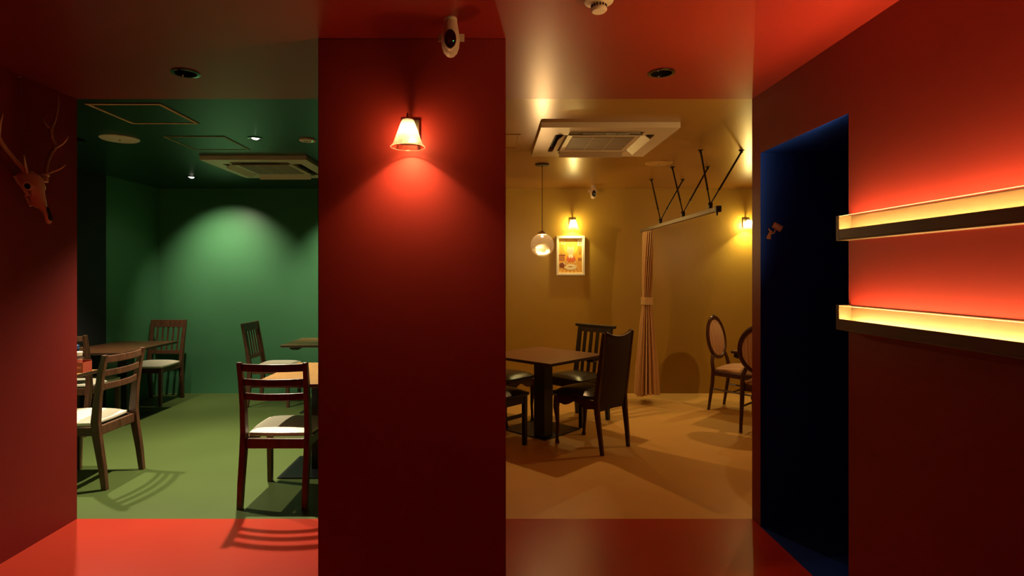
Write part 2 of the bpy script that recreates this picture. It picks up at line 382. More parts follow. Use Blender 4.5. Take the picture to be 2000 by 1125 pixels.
def disc(x, y, r, label, name, mat, small=False, cat='speaker'):
    t = thing(name, label, cat, (x, y, CEIL), 0)
    b = MB(); b.lathe([(r, 0), (r, -0.006), (r*0.93, -0.012), (r*0.5, -0.014), (0.004, -0.014)], n=40); b.build('cover', mat, t, smooth=True)
    if small:
        for dx in (-.02, 0, .02):
            b = MB(); b.lathe([(0.005, -0.013), (0.004, -0.018)], (dx, 0, 0), n=10); b.build('sensor', M['dark'], t)
        b = MB(); b.lathe([(0.003, -0.013), (0.003, -0.017)], (.036, 0, 0), n=10); b.build('indicator', emit('green_indicator', (0.05, 1, 0.2), 1.5), t)
    else:
        b = MB(); b.lathe([(0.008, -0.014), (0.006, -0.018)], n=12); b.build('center_cap', M['grille'], t)
    return t
disc(-2.74, 4.15, .128, 'large round pale speaker cover in green ceiling', 'ceiling_speaker', M['white'])
disc(-1.37, 4.19, .060, 'small round sensor with green light in green ceiling, beside the pillar', 'ceiling_sensor', M['white'], True, 'sensor')
disc(1.507, 5.07, .118, 'round ceiling speaker painted mustard, beside the air conditioner', 'ceiling_speaker', paint('mustard_speaker', (0.46, 0.27, 0.08), 0.3))

# smoke detector
t = thing('smoke_detector', 'round white smoke detector on the red ceiling, cut off by the top of the photo', 'smoke detector', (0.388, 2.035, CEIL))
b = MB(); b.lathe([(.052, 0), (.054, -.008), (.051, -.018), (.034, -.024)], n=40); b.build('base', M['white'], t, smooth=True)
b = MB(); b.lathe([(.028, -.022), (.028, -.030), (.027, -.030), (.027, -.042), (.029, -.043), (.029, -.047), (.024, -.053), (.002, -.054)], n=40); b.build('head', M['white'], t, smooth=True)
b = MB()
for k in range(16):
    a = k*2*PI/16; b.cbox((.0275*math.cos(a), .0275*math.sin(a), -.0350), (.003, .0056, .009), Matrix.Rotation(a, 4, 'Z'))
o = b.build('vent_slots', M['dark'], t); o['kind'] = 'stuff'

# ---- air conditioners
def aircon(x0, y0, s, label, group):
    t = thing('air_conditioner', label, 'air conditioner', (x0+s/2, y0+s/2, CEIL), 0, group)
    h = s/2; Z = -0.036
    # panel body, hollow where the four air slots are
    g0, g1 = 0.255, 0.345          # slot band (distance from centre)
    L = 0.255                      # half length of the slots
    b = MB()
    b.box(-h, h, -h, -g1, Z, 0); b.box(-h, h, g1, h, Z, 0); b.box(-h, -g1, -g1, g1, Z, 0); b.box(g1, h, -g1, g1, Z, 0)
    for sx in (-1, 1):
        for sy in (-1, 1):
            b.box(min(sx*L, sx*g1), max(sx*L, sx*g1), min(sy*L, sy*g1), max(sy*L, sy*g1), Z, -0.001)
    b.box(-g0, g0, -g0, g0, Z-0.002, -0.001)
    b.build('panel', M['acwhite'], t)
    b = MB(); b.box(-g1, g1, -g1, g1, -0.010, -0.0012); b.build('duct', M['dark'], t)
    b = MB(); b.box(-.218, .218, -.215, .200, Z-0.006, Z-0.0015); gr = b.build('grille', M['grille'], t)
    b = MB()
    for k in (-.072, .072): b.box(k-.0012, k+.0012, -.214, .199, Z-0.0072, Z-0.0055)
    for k in range(9): b.box(-.216, .216, -.20+k*.048, -.1995+k*.048+.0006, Z-0.0068, Z-0.0055)
    b.build('grille_rib', M['acwhite'], gr)
    for k in range(4):
        a = k*PI/2
        R = Matrix.Rotation(a, 4, 'Z') @ Matrix.Translation((0, (g0+g1)/2-0.006, Z-0.010)) @ Matrix.Rotation(math.radians({0: -60, 1: -38, 2: -18, 3: -38}[k]), 4, 'X')
        b = MB(); b.cbox((0, 0, 0), (2*L-.01, 0.066, 0.005)); fl = b.build('louver', M['acwhite'], t, bevel=0.0015); fl.matrix_local = R
        b = MB(); b.box(-.16, .16, -.008, -.004, .004, .012); 
        for q in range(5): b.box(-.16+q*.08-.001, -.16+q*.08+.001, -.012, .006, .002, .014)
        b.build('vane', M['acwhite'], fl)
    for sx in (-1, 1):
        for sy in (-1, 1):
            b = MB(); b.cbox((sx*(g1-.03), sy*(g0+.012), Z-.001), (.05, .004, .003)); b.build('clip', M['dark'], t)
    return t
aircon(-2.47, 4.76, .905, 'white cassette air conditioner in the green ceiling', 'cassette air conditioners')
aircon(0.327, 3.71, .918, 'white cassette air conditioner in the mustard ceiling', 'cassette air conditioners')

# ---- security cameras
def seccam(x, y, sc, label, tilt=0.38):
    t = thing('security_camera', label, 'security camera', (x, y, CEIL), 0); t.scale = (sc, sc, sc)
    b = MB(); b.lathe([(.026, 0), (.027, -.004), (.027, -.012), (.0255, -.014), (.027, -.016), (.028, -.022)], n=32); b.build('base', M['white'], t, smooth=True)
    b = MB(); b.lathe([(.0255, .0), (.028, -.012), (.032, -.032), (.036, -.060), (.0375, -.085), (.035, -.110), (.028, -.132), (.016, -.146), (.002, -.151)], n=36)
    body = b.build('body', M['white'], t, smooth=True); body.location = (0, 0, -.012); body.rotation_euler = (-0.05, 0, 0)
    R = Matrix.Translation((.002, -.0385, -.103)) @ Matrix.Rotation(math.radians(90-4), 4, 'X')
    b = MB(); b.lathe([(.029, -.014), (.0265, .0035), (.024, .0062), (.021, .0070)], n=36, sx=1.0, sy=1.55); 
    f = b.build('front_rim', M['white'], t, smooth=True); f.matrix_local = R
    b = MB(); b.lathe([(.0240, .001), (.0240, .0085), (.019, .0105), (.010, .0120), (.002, .0125)], n=36, sx=1.0, sy=1.62)
    f = b.build('face', M['glossblack'], t, smooth=True); f.matrix_local = R
    b = MB(); b.lathe([(.0082, .010), (.0082, .0150), (.0066, .0150), (.0066, .011)], (0.002, -.011, 0), n=24, cap=False)
    q = b.build('lens_ring', M['chrome'], f, smooth=True)
    b = MB(); b.lathe([(.0012, .0), (.0012, .0128)], (.0125, -.011, 0), n=10); b.build('indicator', emit('camera_indicator', (0.05, 1, 0.15), 4), f)
    b = MB(); b.box(-.055, .055, .030, .034, -.082, -.050); br = b.build('bracket', M['white'], t, bevel=.001)
    b = MB(); b.box(-.012, .012, .020, .034, -.046, 0); b.build('bracket_stem', M['white'], t)
    return t
seccam(-0.160, 2.205, .95, 'white egg-shaped security camera on red ceiling above the pillar')
seccam(1.147, 6.36, 0.95, 'small white security camera on the mustard ceiling by the far wall')

# ================================================================ WALL LAMPS
def wall_lamp(x, y, label, proto=None):
    if proto: return dup(proto, (x, y, 1.97), 0, label)
    t = thing('wall_lamp', label, 'lamp', (x, y, 1.97), 0, 'glass shaded wall lamps')
    b = MB(); b.box(-.037, .037, -.018, -.0005, -.020, .080); b.build('backplate', M['brass'], t, bevel=.003)
    b = MB(); b.tube([(0, -.018, .050), (0, -.060, .052), (0, -.085, .060), (0, -.094, .080)], .005, 10); b.tube([(0, -.095, .085), (0, -.095, .030)], .0055, 10)
    b.build('arm', M['brass'], t, smooth=True)
    b = MB(); b.lathe([(.004, .062), (.022, .060), (.022, .052), (.014, .050), (.014, .040), (.004, .038)], (0, -.095, 0), n=24); b.build('socket', M['brass'], t, smooth=True)
    prof = [(.0225, .060), (.0275, .048), (.040, .012), (.052, -.022), (.060, -.040), (.0685, -.052)]
    b = MB(); b.lathe(prof, (0, -.095, 0), n=96, cap=False, ribs=1, rd=.012)
    sh = b.build('glass_shade', M['shade'], t, smooth=True)
    b = MB()
    ring = [(math.cos(k*2*PI/48)*.0692, math.sin(k*2*PI/48)*.0692-.095, -.0525) for k in range(48)]
    secs = []
    for k, p in enumerate(ring):
        c = Vector(p); d = Vector((math.cos(k*2*PI/48), math.sin(k*2*PI/48), 0))
        secs.append([c + d*.0017*math.cos(j*PI/3) + Vector((0,0,.0017))*math.sin(j*PI/3) for j in range(6)])
    b.loft(secs, closed=True); b.build('shade_rim', M['shade'], sh, smooth=True)
    b = MB(); b.ellipsoid((0, -.095, .030), (.013, .013, .017), 16, 10); b.build('bulb', M['bulb'], t, smooth=True)
    return t
wl = wall_lamp(*LAMPS[0], 'lit wall lamp with ribbed glass shade on the red pillar')
wall_lamp(*LAMPS[1], 'lit wall lamp with glass shade above the framed picture', wl)
wall_lamp(*LAMPS[2], 'lit wall lamp on the mustard wall, half hidden at the right of the opening', wl)

# ================================================================ PENDANTS
def pendant(x, y, label, proto=None):
    if proto: return dup(proto, (x, y, CEIL), 0, label)
    t = thing('pendant_lamp', label, 'lamp', (x, y, CEIL), 0, 'globe pendants')
    zc = 1.662 - CEIL
    b = MB(); b.lathe([(.064, 0), (.064, -.006), (.060, -.012), (.010, -.016), (.002, -.016)], n=36); b.build('canopy', M['darkmetal'], t, smooth=True)
    b = MB(); b.tube([(0, 0, -.012), (0, 0, zc+.125)], .0028, 8); b.build('cord', M['darkmetal'], t)
    b = MB(); b.lathe([(.004, .132), (.016, .130), (.018, .122), (.040, .120), (.040, .098), (.036, .096)], (0, 0, zc), n=28); b.build('cap', M['brass'], t, smooth=True)
    b = MB(); b.lathe([(.014, .10), (.014, .082), (.010, .080)], (0, 0, zc), n=16); b.build('socket', M['darkmetal'], t)
    R = .107; prof = [(R*math.sin(a), R*math.cos(a)) for a in [0.34 + (PI-0.36)*k/26 for k in range(27)]]
    b = MB(); b.lathe(prof, (0, 0, zc), n=40, cap=False); b.build('glass_globe', M['globe'], t, smooth=True)
    b = MB(); b.ellipsoid((0, 0, zc+.070+.012), (.008, .008, .012), 12, 8); b.build('bulb', M['pendbulb'], t, smooth=True)
    return t
pn = pendant(*PEND[0], 'clear seeded-glass globe pendant hanging from a thin black cord')
pendant(*PEND[1], 'globe pendant over the second mustard room table, hidden by the hall wall', pn)

# ================================================================ FRAMED PICTURE
def picture():
    x0, x1, z0, z1 = .757, 1.090, 1.382, 1.842; cx, cz = (x0+x1)/2, (z0+z1)/2
    t = thing('framed_picture', 'white-framed picture of a cat at a dinner table on the mustard wall', 'picture', (cx, YB, cz))
    a, c = (x1-x0)/2, (z1-z0)/2; fw = .026
    b = MB()
    b.box(-a, a, -.030, -.001, c-fw, c); b.box(-a, a, -.030, -.001, -c, -c+fw)
    b.box(-a, -a+fw, -.030, -.001, -c+fw, c-fw); b.box(a-fw, a, -.030, -.001, -c+fw, c-fw)
    b.build('frame', plain('white_frame', (0.80, 0.74, 0.60), 0.35), t, bevel=.003)
    pw, ph = a-fw, c-fw
    b = MB(); b.box(-pw, pw, -.010, -.001, -ph, ph); b.build('backing', plain('cream_mount', (0.8, 0.72, 0.55), 0.6), t)
    cols = {'bg': (.80, .42, .05), 'glow': (.92, .62, .09), 'table': (.72, .36, .07), 'plank': (.82, .50, .13), 'cat': (.78, .60, .38), 'catd': (.50, .33, .18),
            'coat': (.62, .14, .05), 'plate': (.78, .70, .50), 'food': (.50, .22, .05), 'pot': (.22, .06, .03), 'leaf': (.38, .20, .04), 'box': (.42, .16, .05), 'white': (.88, .80, .60)}
    keys = list(cols); mats = [plain('print_' + k, v, .45) for k, v in cols.items()]
    b = MB(); k_ = [0]
    W, Hh = pw-.006, ph-.006
    def poly(pts, col):
        k_[0] += 1; y = -.0102 - .00006*k_[0]
        vs = [b.bm.verts.new((p[0]*W, y, p[1]*Hh)) for p in pts]; b.face(vs, keys.index(col))
    def ell(cx, cy, rx, ry, col, n=20): poly([(cx+rx*math.cos(q*2*PI/n), cy+ry*math.sin(q*2*PI/n)) for q in range(n)], col)
    poly([(-1,-1),(1,-1),(1,1),(-1,1)], 'bg'); ell(.0, .5, .62, .48, 'glow', 28)
    poly([(-1,-1),(1,-1),(1,-.34),(-1,-.34)], 'table')
    for q in range(6): poly([(-1+q*.36, -1), (-.86+q*.36, -1), (-.42+q*.17, -.34), (-.50+q*.17, -.34)], 'plank')
    ell(-.62, .80, .22, .13, 'white'); ell(-.62, .80, .17, .10, 'glow')
    poly([(.62,.60),(1,.60),(1,.96),(.62,.96)], 'white'); poly([(.70,.66),(1,.66),(1,.90),(.70,.90)], 'catd')
    poly([(-1,-.30),(-.50,-.30),(-.50,.06),(-1,.06)], 'box'); poly([(-1,0),(-.46,0),(-.46,.07),(-1,.07)], 'pot')
    for dx, dy in ((-.16,.42),(-.06,.54),(.06,.50),(.16,.36)): poly([(.80,.02),(.84,.02),(.82+dx+.03,dy),(.82+dx,dy+.04)], 'leaf')
    for dx, dy in ((-.09,.24),(.0,.32),(.07,.22)): poly([(-.82,.05),(-.78,.05),(-.80+dx,dy)], 'leaf')
    poly([(.66,-.30),(.98,-.30),(1,-.12),(.64,-.12)], 'box')
    poly([(-.34,-.36),(.42,-.36),(.46,-.20),(.30,.0),(.10,.06),(-.10,.06),(-.26,-.02),(-.36,-.20)], 'coat')
    poly([(-.14,.10),(.18,.10),(.26,-.06),(.10,-.16),(.02,-.04),(-.06,-.16),(-.20,-.06)], 'white')
    poly([(-.12,.06),(.14,.06),(.12,.20),(-.10,.20)], 'cat')
    poly([(-.30,.26),(-.26,.60),(-.10,.50),(.12,.50),(.28,.60),(.32,.28),(.24,.16),(.08,.10),(-.08,.10),(-.22,.16)], 'cat')
    ell(-.12, .34, .09, .014, 'catd', 10); ell(.14, .34, .09, .014, 'catd', 10); ell(.01, .26, .035, .018, 'coat', 8); poly([(-.06,.19),(.08,.19),(.01,.22)], 'catd')
    ell(-.30,-.36,.09,.04,'cat',12); ell(.42,-.36,.09,.04,'cat',12)
    ell(0, -.66, .54, .17, 'plate', 28); ell(0, -.65, .40, .115, 'white', 28); ell(.0, -.64, .19, .05, 'food'); ell(-.26, -.66, .09, .04, 'glow', 10); ell(.28, -.64, .07, .035, 'glow', 10); ell(.02, -.60, .08, .025, 'white', 10)
    ell(-.74, -.56, .24, .15, 'pot'); poly([(-.66,-.34),(-.42,-.46),(-.40,-.56),(-.60,-.48)], 'cat'); poly([(-.56,-.50),(-.36,-.52),(-.38,-.62),(-.54,-.62)], 'food')
    b.build('print', mats, t)
    return t
picture()

# ================================================================ CURTAIN RAIL AND CURTAIN
RX, RZ = 1.69, 1.868
t = thing('curtain_rail', 'grey metal curtain rail hung from the mustard ceiling on black rods', 'curtain rail', (RX, 5.27, RZ))
b = MB(); b.box(-.016, .016, -1.06, 1.07, 0, .034); b.build('rail', plain('grey_aluminium', (0.22, 0.16, 0.11), 0.45, 0.3), t, bevel=.002)
b = MB(); b.box(-.020, .020, -1.085, -1.055, -.006, .040); b.build('end_cap', M['darkmetal'], t, bevel=.002)
b = MB(); b.lathe([(.006, -.030), (.008, -.012), (.006, -.002)], (0, -1.05, 0), n=10); b.build('end_stop', M['darkmetal'], t)
for yr, yt in ((5.63, 5.95), (4.97, 5.26), (4.35, 4.55)):
    yr -= 5.27; yt -= 5.27; zt = CEIL - RZ
    b = MB(); b.cbox((0, yr, .048), (.026, .026, .036)); b.cbox((0, yr, .072), (.034, .012, .022)); hg = b.build('rail_clamp', M['darkmetal'], t, bevel=.002)
    for xt in (0.0, .33):
        b = MB(); p0 = Vector((0, yr, .068)); p1 = Vector((xt, yt, zt-.012)); m_ = p0.lerp(p1, .28)
        b.tube([p0, m_], .0055, 8); b.tube([m_, p1], .0078, 8); b.ellipsoid(m_, (.0105, .0105, .0105), 8, 6)
        b.build('strut', M['darkmetal'], t, smooth=True)
        b = MB(); b.lathe([(.022, 0), (.022, -.004), (.010, -.010), (.010, -.022), (.003, -.024)], (xt, yt, zt), n=14); b.build('ceiling_mount', M['darkmetal'], t)
def curtain():
    t = thing('curtain', 'pale striped curtain gathered with a tieback, hanging at the far end of the rail', 'curtain', (RX, 6.13, .10))
    # (z, rx, ry, cy): half sizes of the gathered cloth
    prof = [(0.0,.105,.150,.0), (.25,.092,.135,.0), (.55,.070,.110,.0), (.80,.052,.085,.0), (.94,.040,.070,.0), (1.00,.036,.066,.0), (1.06,.038,.070,.0), (1.20,.040,.090,-.01),
            (1.45,.036,.125,-.02), (1.62,.030,.150,-.03), (1.70,.026,.160,-.03), (1.762,.020,.165,-.03)]
    n = 176; npl = 15; b = MB(); uvl = b.bm.loops.layers.uv.new('UVMap')
    rows = []
    for z, rx, ry, cy in prof:
        row = []
        for k in range(n):
            a = k*2*PI/n; amp = .26 if z < .9 else .20
            r = 1 + amp*math.sin(npl*a + .9*math.sin(a*3)) + .06*math.sin(2.3*npl*a+1+z*2)
            zz = z - (.02*math.sin(a*2+1) if z == 0 else 0)
            row.append(b.bm.verts.new((rx*r*math.cos(a), cy+ry*r*math.sin(a), zz)))
        rows.append(row)
    for i in range(len(rows)-1):
        for k in range(n):
            f = b.face((rows[i][k], rows[i][(k+1) % n], rows[i+1][(k+1) % n], rows[i+1][k]))
            for l, (uu) in zip(f.loops, (k, k+1, k+1, k)): l[uvl].uv = (uu/n, i/len(rows))
    b.build('cloth', M['curtain'], t, smooth=True)
    b = MB()
    secs = []
    for k in range(40):
        a = k*2*PI/40; c, s_ = math.cos(a), math.sin(a)
        secs.append([(.054*c, .090*s_, .965), (.060*c, .096*s_, .967), (.060*c, .096*s_, 1.045), (.054*c, .090*s_, 1.047)])
    b.loft(secs, closed=True); b.build('tieback', plain('tieback_cloth', (0.55, 0.34, 0.15), .8), t, smooth=True)
    b = MB()
    for k in range(7): b.tube([(0, -.17+k*.05, 1.757), (0, -.17+k*.05, 1.7675)], .004, 6)
    b.build('glider', M['white'], t)
curtain()

# ================================================================ DEER SKULL ON THE LEFT WALL
def P3(u, v, X):
    """a point at wall-normal coordinate X whose image is (u,v)"""
    Y = X*F/(u-U0); return Vector((X, Y, EYE+(V0-v)*Y/F))
def skull():
    c0 = P3(67, 351, -2.275)
    t = thing('deer_skull', 'deer skull with branching antlers hung on the dark red left wall', 'skull', c0)
    # skull axes: nose direction d (down and out of the wall), side s (along the wall), up-of-face n
    d = Vector((.33, .12, -.93)).normalized(); s = Vector((.10, 1, .05)); s = (s - d*s.dot(d)).normalized(); n = s.cross(d); 
    if n.x < 0: n = -n
    def at(a, side, out): return d*a + s*side + n*out
    b = MB(); secs = []
    #      along, half width, top, bottom
    for a, wd, tp, bt in ((-.052,.018,-.035,-.070),(-.045,.032,.000,-.082),(-.025,.041,.020,-.088),(-.005,.043,.030,-.084),(.018,.041,.031,-.066),(.045,.036,.025,-.052),(.062,.031,.017,-.054),(.085,.031,.010,-.060),(.112,.028,.004,-.060),
                          (.130,.022,.000,-.050),(.142,.016,-.003,-.036),(.165,.0145,-.006,-.030),(.190,.0155,-.009,-.030),(.215,.0155,-.013,-.032),(.223,.010,-.016,-.028)):
        sec = []
        for k in range(16):
            q = k*2*PI/16; cy = math.sin(q); mid = (tp+bt)/2; hh = (tp-bt)/2
            ww = wd*(abs(math.cos(q))**.8)*(1 if math.cos(q) > 0 else -1)
            jj = 1+.05*math.sin(k*2.1+a*90)+.04*math.sin(k*5.3+a*170); sec.append(at(a, ww*(1-.15*(cy < 0))*jj, mid+hh*cy*jj))
        secs.append(sec)
    b.loft(secs); b.build('skull', M['bone'], t, smooth=True)
    for sd in (-1, 1):
        # eye socket: bony ring with dark hollow
        c = at(.030, sd*.040, -.012); ax = (s*sd + n*.45).normalized(); u = ax.cross(d).normalized(); v = ax.cross(u)
        b = MB(); secs = []
        for k in range(20):
            q = k*2*PI/20; r = u*math.cos(q)*.016 + v*math.sin(q)*.019; rn = r.normalized()
            secs.append([c + ax*.006 + r + rn*.004*math.cos(j*PI/3) + ax*.004*math.sin(j*PI/3) for j in range(6)])
        b.loft(secs, closed=True); b.build('eye_ring', M['bone'], t, smooth=True)
        b = MB(); b.loft([[c + ax*h + (u*math.cos(k*PI/8)*.0150 + v*math.sin(k*PI/8)*.0175)*q for k in range(16)] for h, q in ((.006, 1), (.0035, .7), (.002, .1))]); b.build('eye_socket', M['dark'], t, smooth=True)
        # cheek arch and pedicle, tooth row
        b = MB(); b.tube([at(.070, sd*.030, -.034), at(.050, sd*.042, -.034), at(.020, sd*.047, -.040), at(-.010, sd*.045, -.050), at(-.035, sd*.038, -.058)], [.008, .0065, .005, .005, .008], 8)
        b.build('cheek_arch', M['bone'], t, smooth=True)
        b = MB()
        for k in range(6): b.cbox(at(.060+k*.0105, sd*.020, -.060), (.0095, .009, .012), d.to_track_quat('X', 'Z').to_matrix().to_4x4())
        b.build('tooth_row', M['bone'], t, bevel=.002)
    b = MB(); b.loft([[at(.165+.022*math.cos(k*PI/6), .0075*math.sin(k*PI/6), h - .10*(.022*math.cos(k*PI/6))) for k in range(12)] for h in (.0, .0035)]); b.build('nose_opening', M['dark'], t)
    b = MB(); b.loft([[at(.196+.016*math.cos(k*PI/6), .011*math.sin(k*PI/6)+.003, h - .28*(.016*math.cos(k*PI/6))) for k in range(12)] for h in (-.010, -.0035)]); b.build('nose_opening', M['dark'], t)
    def limb(pts, rad, nm, tipped=True, par=t):
        # smooth with Catmull-Rom
        P = [p - c0 for p in pts]; out = []; rr = []
        for i in range(len(P)-1):
            p0 = P[max(i-1,0)]; p1 = P[i]; p2 = P[i+1]; p3 = P[min(i+2, len(P)-1)]
            for j in range(5):
                u = j/5; out.append(.5*((2*p1)+(-p0+p2)*u+(2*p0-5*p1+4*p2-p3)*u*u+(-p0+3*p1-3*p2+p3)*u**3)); rr.append(rad[i]+(rad[i+1]-rad[i])*u)
        out.append(P[-1]); rr.append(rad[-1])
        b = MB(); b.tube(out, [r*(1+.05*math.sin(i*1.9)) for i, r in enumerate(rr)], 10); return b
    def antler(base, beam, tines, lab):
        bm_ = limb([base]+[p for p, r in beam], [.0115]+[r for p, r in beam], '')
        a = bm_.build('antler', M['antler'], t, smooth=True)
        b = MB(); p = base - c0; q = (beam[0][0]-base).normalized(); b.tube([p-q*.004, p, p+q*.006], [.012, .018, .013], 14); b.tube([p-q*.034, p-q*.003], [.014, .012], 12)
        b.build('pedicle', M['bone'], t, smooth=True)
        for pts, rad in tines:
            limb(pts, rad, '').build('tine', M['antlertip'] if rad[0] < .0085 else M['antler'], a, smooth=True)
    R = [P3(89,343,-2.285), P3(91,319,-2.29), P3(99.5,299,-2.30), P3(107,287,-2.30), P3(101,269,-2.30), P3(99.5,252,-2.30), P3(107,235,-2.295), P3(113,210,-2.28), P3(114,181,-2.26)]
    antler(R[0], list(zip(R[1:], (.0105,.010,.0105,.008,.009,.0065,.005,.001))), [
        ([P3(93,338,-2.285), P3(104,334,-2.25), P3(118,329,-2.21), P3(129,320,-2.17)], [.008,.007,.0055,.001]),
        ([P3(105,288,-2.30), P3(115,285,-2.27), P3(126,277,-2.24), P3(134,266,-2.21)], [.008,.007,.005,.001]),
        ([P3(99.5,252,-2.30), P3(93,247,-2.31), P3(88,240,-2.315), P3(84,231,-2.32)], [.008,.006,.004,.001])], 'r')
    L = [P3(55,342,-2.285), P3(45,329,-2.29), P3(25,307,-2.29), P3(5,282,-2.285), P3(-5,260,-2.28), P3(-10,225,-2.27), P3(-22,185,-2.25)]
    antler(L[0], list(zip(L[1:], (.0105,.0095,.0095,.009,.006,.001))), [
        ([P3(52,338,-2.285), P3(50,325,-2.26), P3(48,312,-2.23), P3(46.5,302,-2.21)], [.008,.006,.004,.001]),
        ([P3(-3,264,-2.28), P3(-1,250,-2.25), P3(2,236,-2.23), P3(6,222,-2.20)], [.008,.0065,.0045,.001])], 'l')
    nail = P3(38, 148, -2.362); nail.z = min(nail.z, 2.385)
    b = MB(); b.tube([nail-c0, P3(50,340,-2.30)-c0], .0008, 5); b.tube([nail-c0, P3(78,343,-2.30)-c0], .0008, 5); b.build('hanging_string', M['cord'], t)
    b = MB(); b.tube([nail-c0+Vector((-.0075,0,0)), nail-c0+Vector((.006,0,0))], .0035, 10); b.build('nail', M['white'], t)
skull()

# ================================================================ RABBIT SIGN IN THE DOORWAY
def sign():
    px = lambda x, y: (1490 + x/20.45, 425 + y/20.45)
    wy = D1; k = wy/F
    cen = px(400, 520); C0 = ((cen[0]-U0)*k, EYE+(V0-cen[1])*k)
    t = thing('door_sign', 'small wooden rabbit holding a board reading TOILET on navy wall', 'sign', (C0[0], wy, C0[1]))
    def loc(p): q = px(*p); return ((q[0]-U0)*k-C0[0], EYE+(V0-q[1])*k-C0[1])
    b = MB(); b.prism([loc(p) for p in [(205,435),(240,450),(310,520),(350,540),(378,585),(362,612),(335,625),(400,616),(402,640),(330,668),(305,692),(295,780),(308,865),(200,862),(132,832),(150,750),(200,660),(235,600),(262,562),(215,480)]], 'y', -.005, -.0005); b.build('rabbit', M['toilet'], t)
    b = MB(); b.prism([loc(p) for p in [(465,475),(525,505),(432,655),(393,628)]], 'y', -.0045, -.0005); b.build('stick', M['toilet'], t)
    b = MB(); b.prism([loc(p) for p in [(450,180),(795,355),(670,575),(345,380)]], 'y', -.006, -.0005); b.build('board', M['toilet'], t)
    cu = bpy.data.curves.new('lettering', 'FONT'); cu.body = 'TOILET'; cu.size = .0155; cu.align_x = 'CENTER'; cu.align_y = 'CENTER'; cu.extrude = .0004; cu.offset = .0002
    o = bpy.data.objects.new('tmp', cu); COL.objects.link(o)
    dg = bpy.context.evaluated_depsgraph_get(); dg.update(); me = bpy.data.meshes.new_from_object(o.evaluated_get(dg)); bpy.data.objects.remove(o)
    me.materials.clear(); me.materials.append(M['lettering'])
    o = bpy.data.objects.new('lettering', me); COL.objects.link(o); o.parent = t
    q = loc((572, 385)); o.location = (q[0], -.0068, q[1]); o.rotation_euler = (PI/2, math.radians(29), 0)
sign()

# ================================================================ TABLES
def table(cx, cy, sx, sy, label, rz=0, top='tabletop', h=.70, base=(0, 0, .5, .5), colw=(0, 0, .12, .12), hook=None):
    t = thing('dining_table', label, 'table', (cx, cy, 0), rz, 'restaurant tables')
    b = MB(); b.box(-sx/2, sx/2, -sy/2, sy/2, h-.024, h, [1, 1, 1, 1, 1, 0]); b.build('tabletop', [M[top], M['edge']], t, bevel=.002)
    bx, by, bw, bd = base
    b = MB(); b.box(bx-bw/2, bx+bw/2, by-bd/2, by+bd/2, 0, .010); b.build('base_plate', M['darkmetal'], t, bevel=.002)
    qx, qy, qw, qd = colw
    b = MB(); b.box(qx-qw/2, qx+qw/2, qy-qd/2, qy+qd/2, .010, h-.034); b.build('column', M['darkmetal'], t, bevel=.004)
    b = MB(); b.box(qx-.17, qx+.17, qy-.03, qy+.03, h-.036, h-.0245); b.box(qx-.03, qx+.03, qy-.17, qy+.17, h-.036, h-.0245); b.build('top_bracket', M['darkmetal'], t)
    if hook:
        b = MB(); x, y = hook; b.cbox((x, y, h-.044), (.10, .09, .036)); b.cbox((x, y, h-.064), (.07, .07, .012)); b.build('socket_box', M['darkmetal'], t, bevel=.006)
    return t
table(-1.155, 4.015, .75, .87, 'light wooden table behind the near ladder-back chair, by the pillar', base=(0, .06, .62, .46), colw=(-.03, .06, .20, .12))
table(-1.70, 5.85, .75, .64, 'wooden table at the far right of the green room, beside the pillar', base=(0, 0, .45, .42), colw=(.12, 0, .12, .12), hook=(-.29, -.12))
table(-3.585, 5.44, .61, .88, 'brown wooden table against the black wall at the far left', top='tabletop2', base=(0, 0, .42, .5), hook=None, colw=(.03, .04, .09, .12))
table(-3.26, 3.765, .75, .73, 'light wooden table carrying condiments, half hidden by the left wall', base=(0, 0, .45, .45))
c45 = math.cos(PI/4)
def loc45(dx, dy): return (c45*(dx+dy), c45*(-dx+dy))     # world offset -> local for rz=45deg
q1 = loc45(-.010, .165); q2 = loc45(-.012, -.055)
table(.457, 4.905, .75, .75, 'square wooden table turned cornerwise under the globe pendant', PI/4, 'tabletop2', base=(*q1, .5, .5), colw=(*q2, .115, .115), hook=(*loc45(.42, .03),))
table(2.71, 5.13, .75, .75, 'dark table mostly hidden behind the right wall, among the oval-back chairs', PI/4, 'tabletop2', hook=(*loc45(-.44, .0),), base=(*loc45(.13, .05), .5, .5), colw=(*loc45(.13, .05), .115, .115))

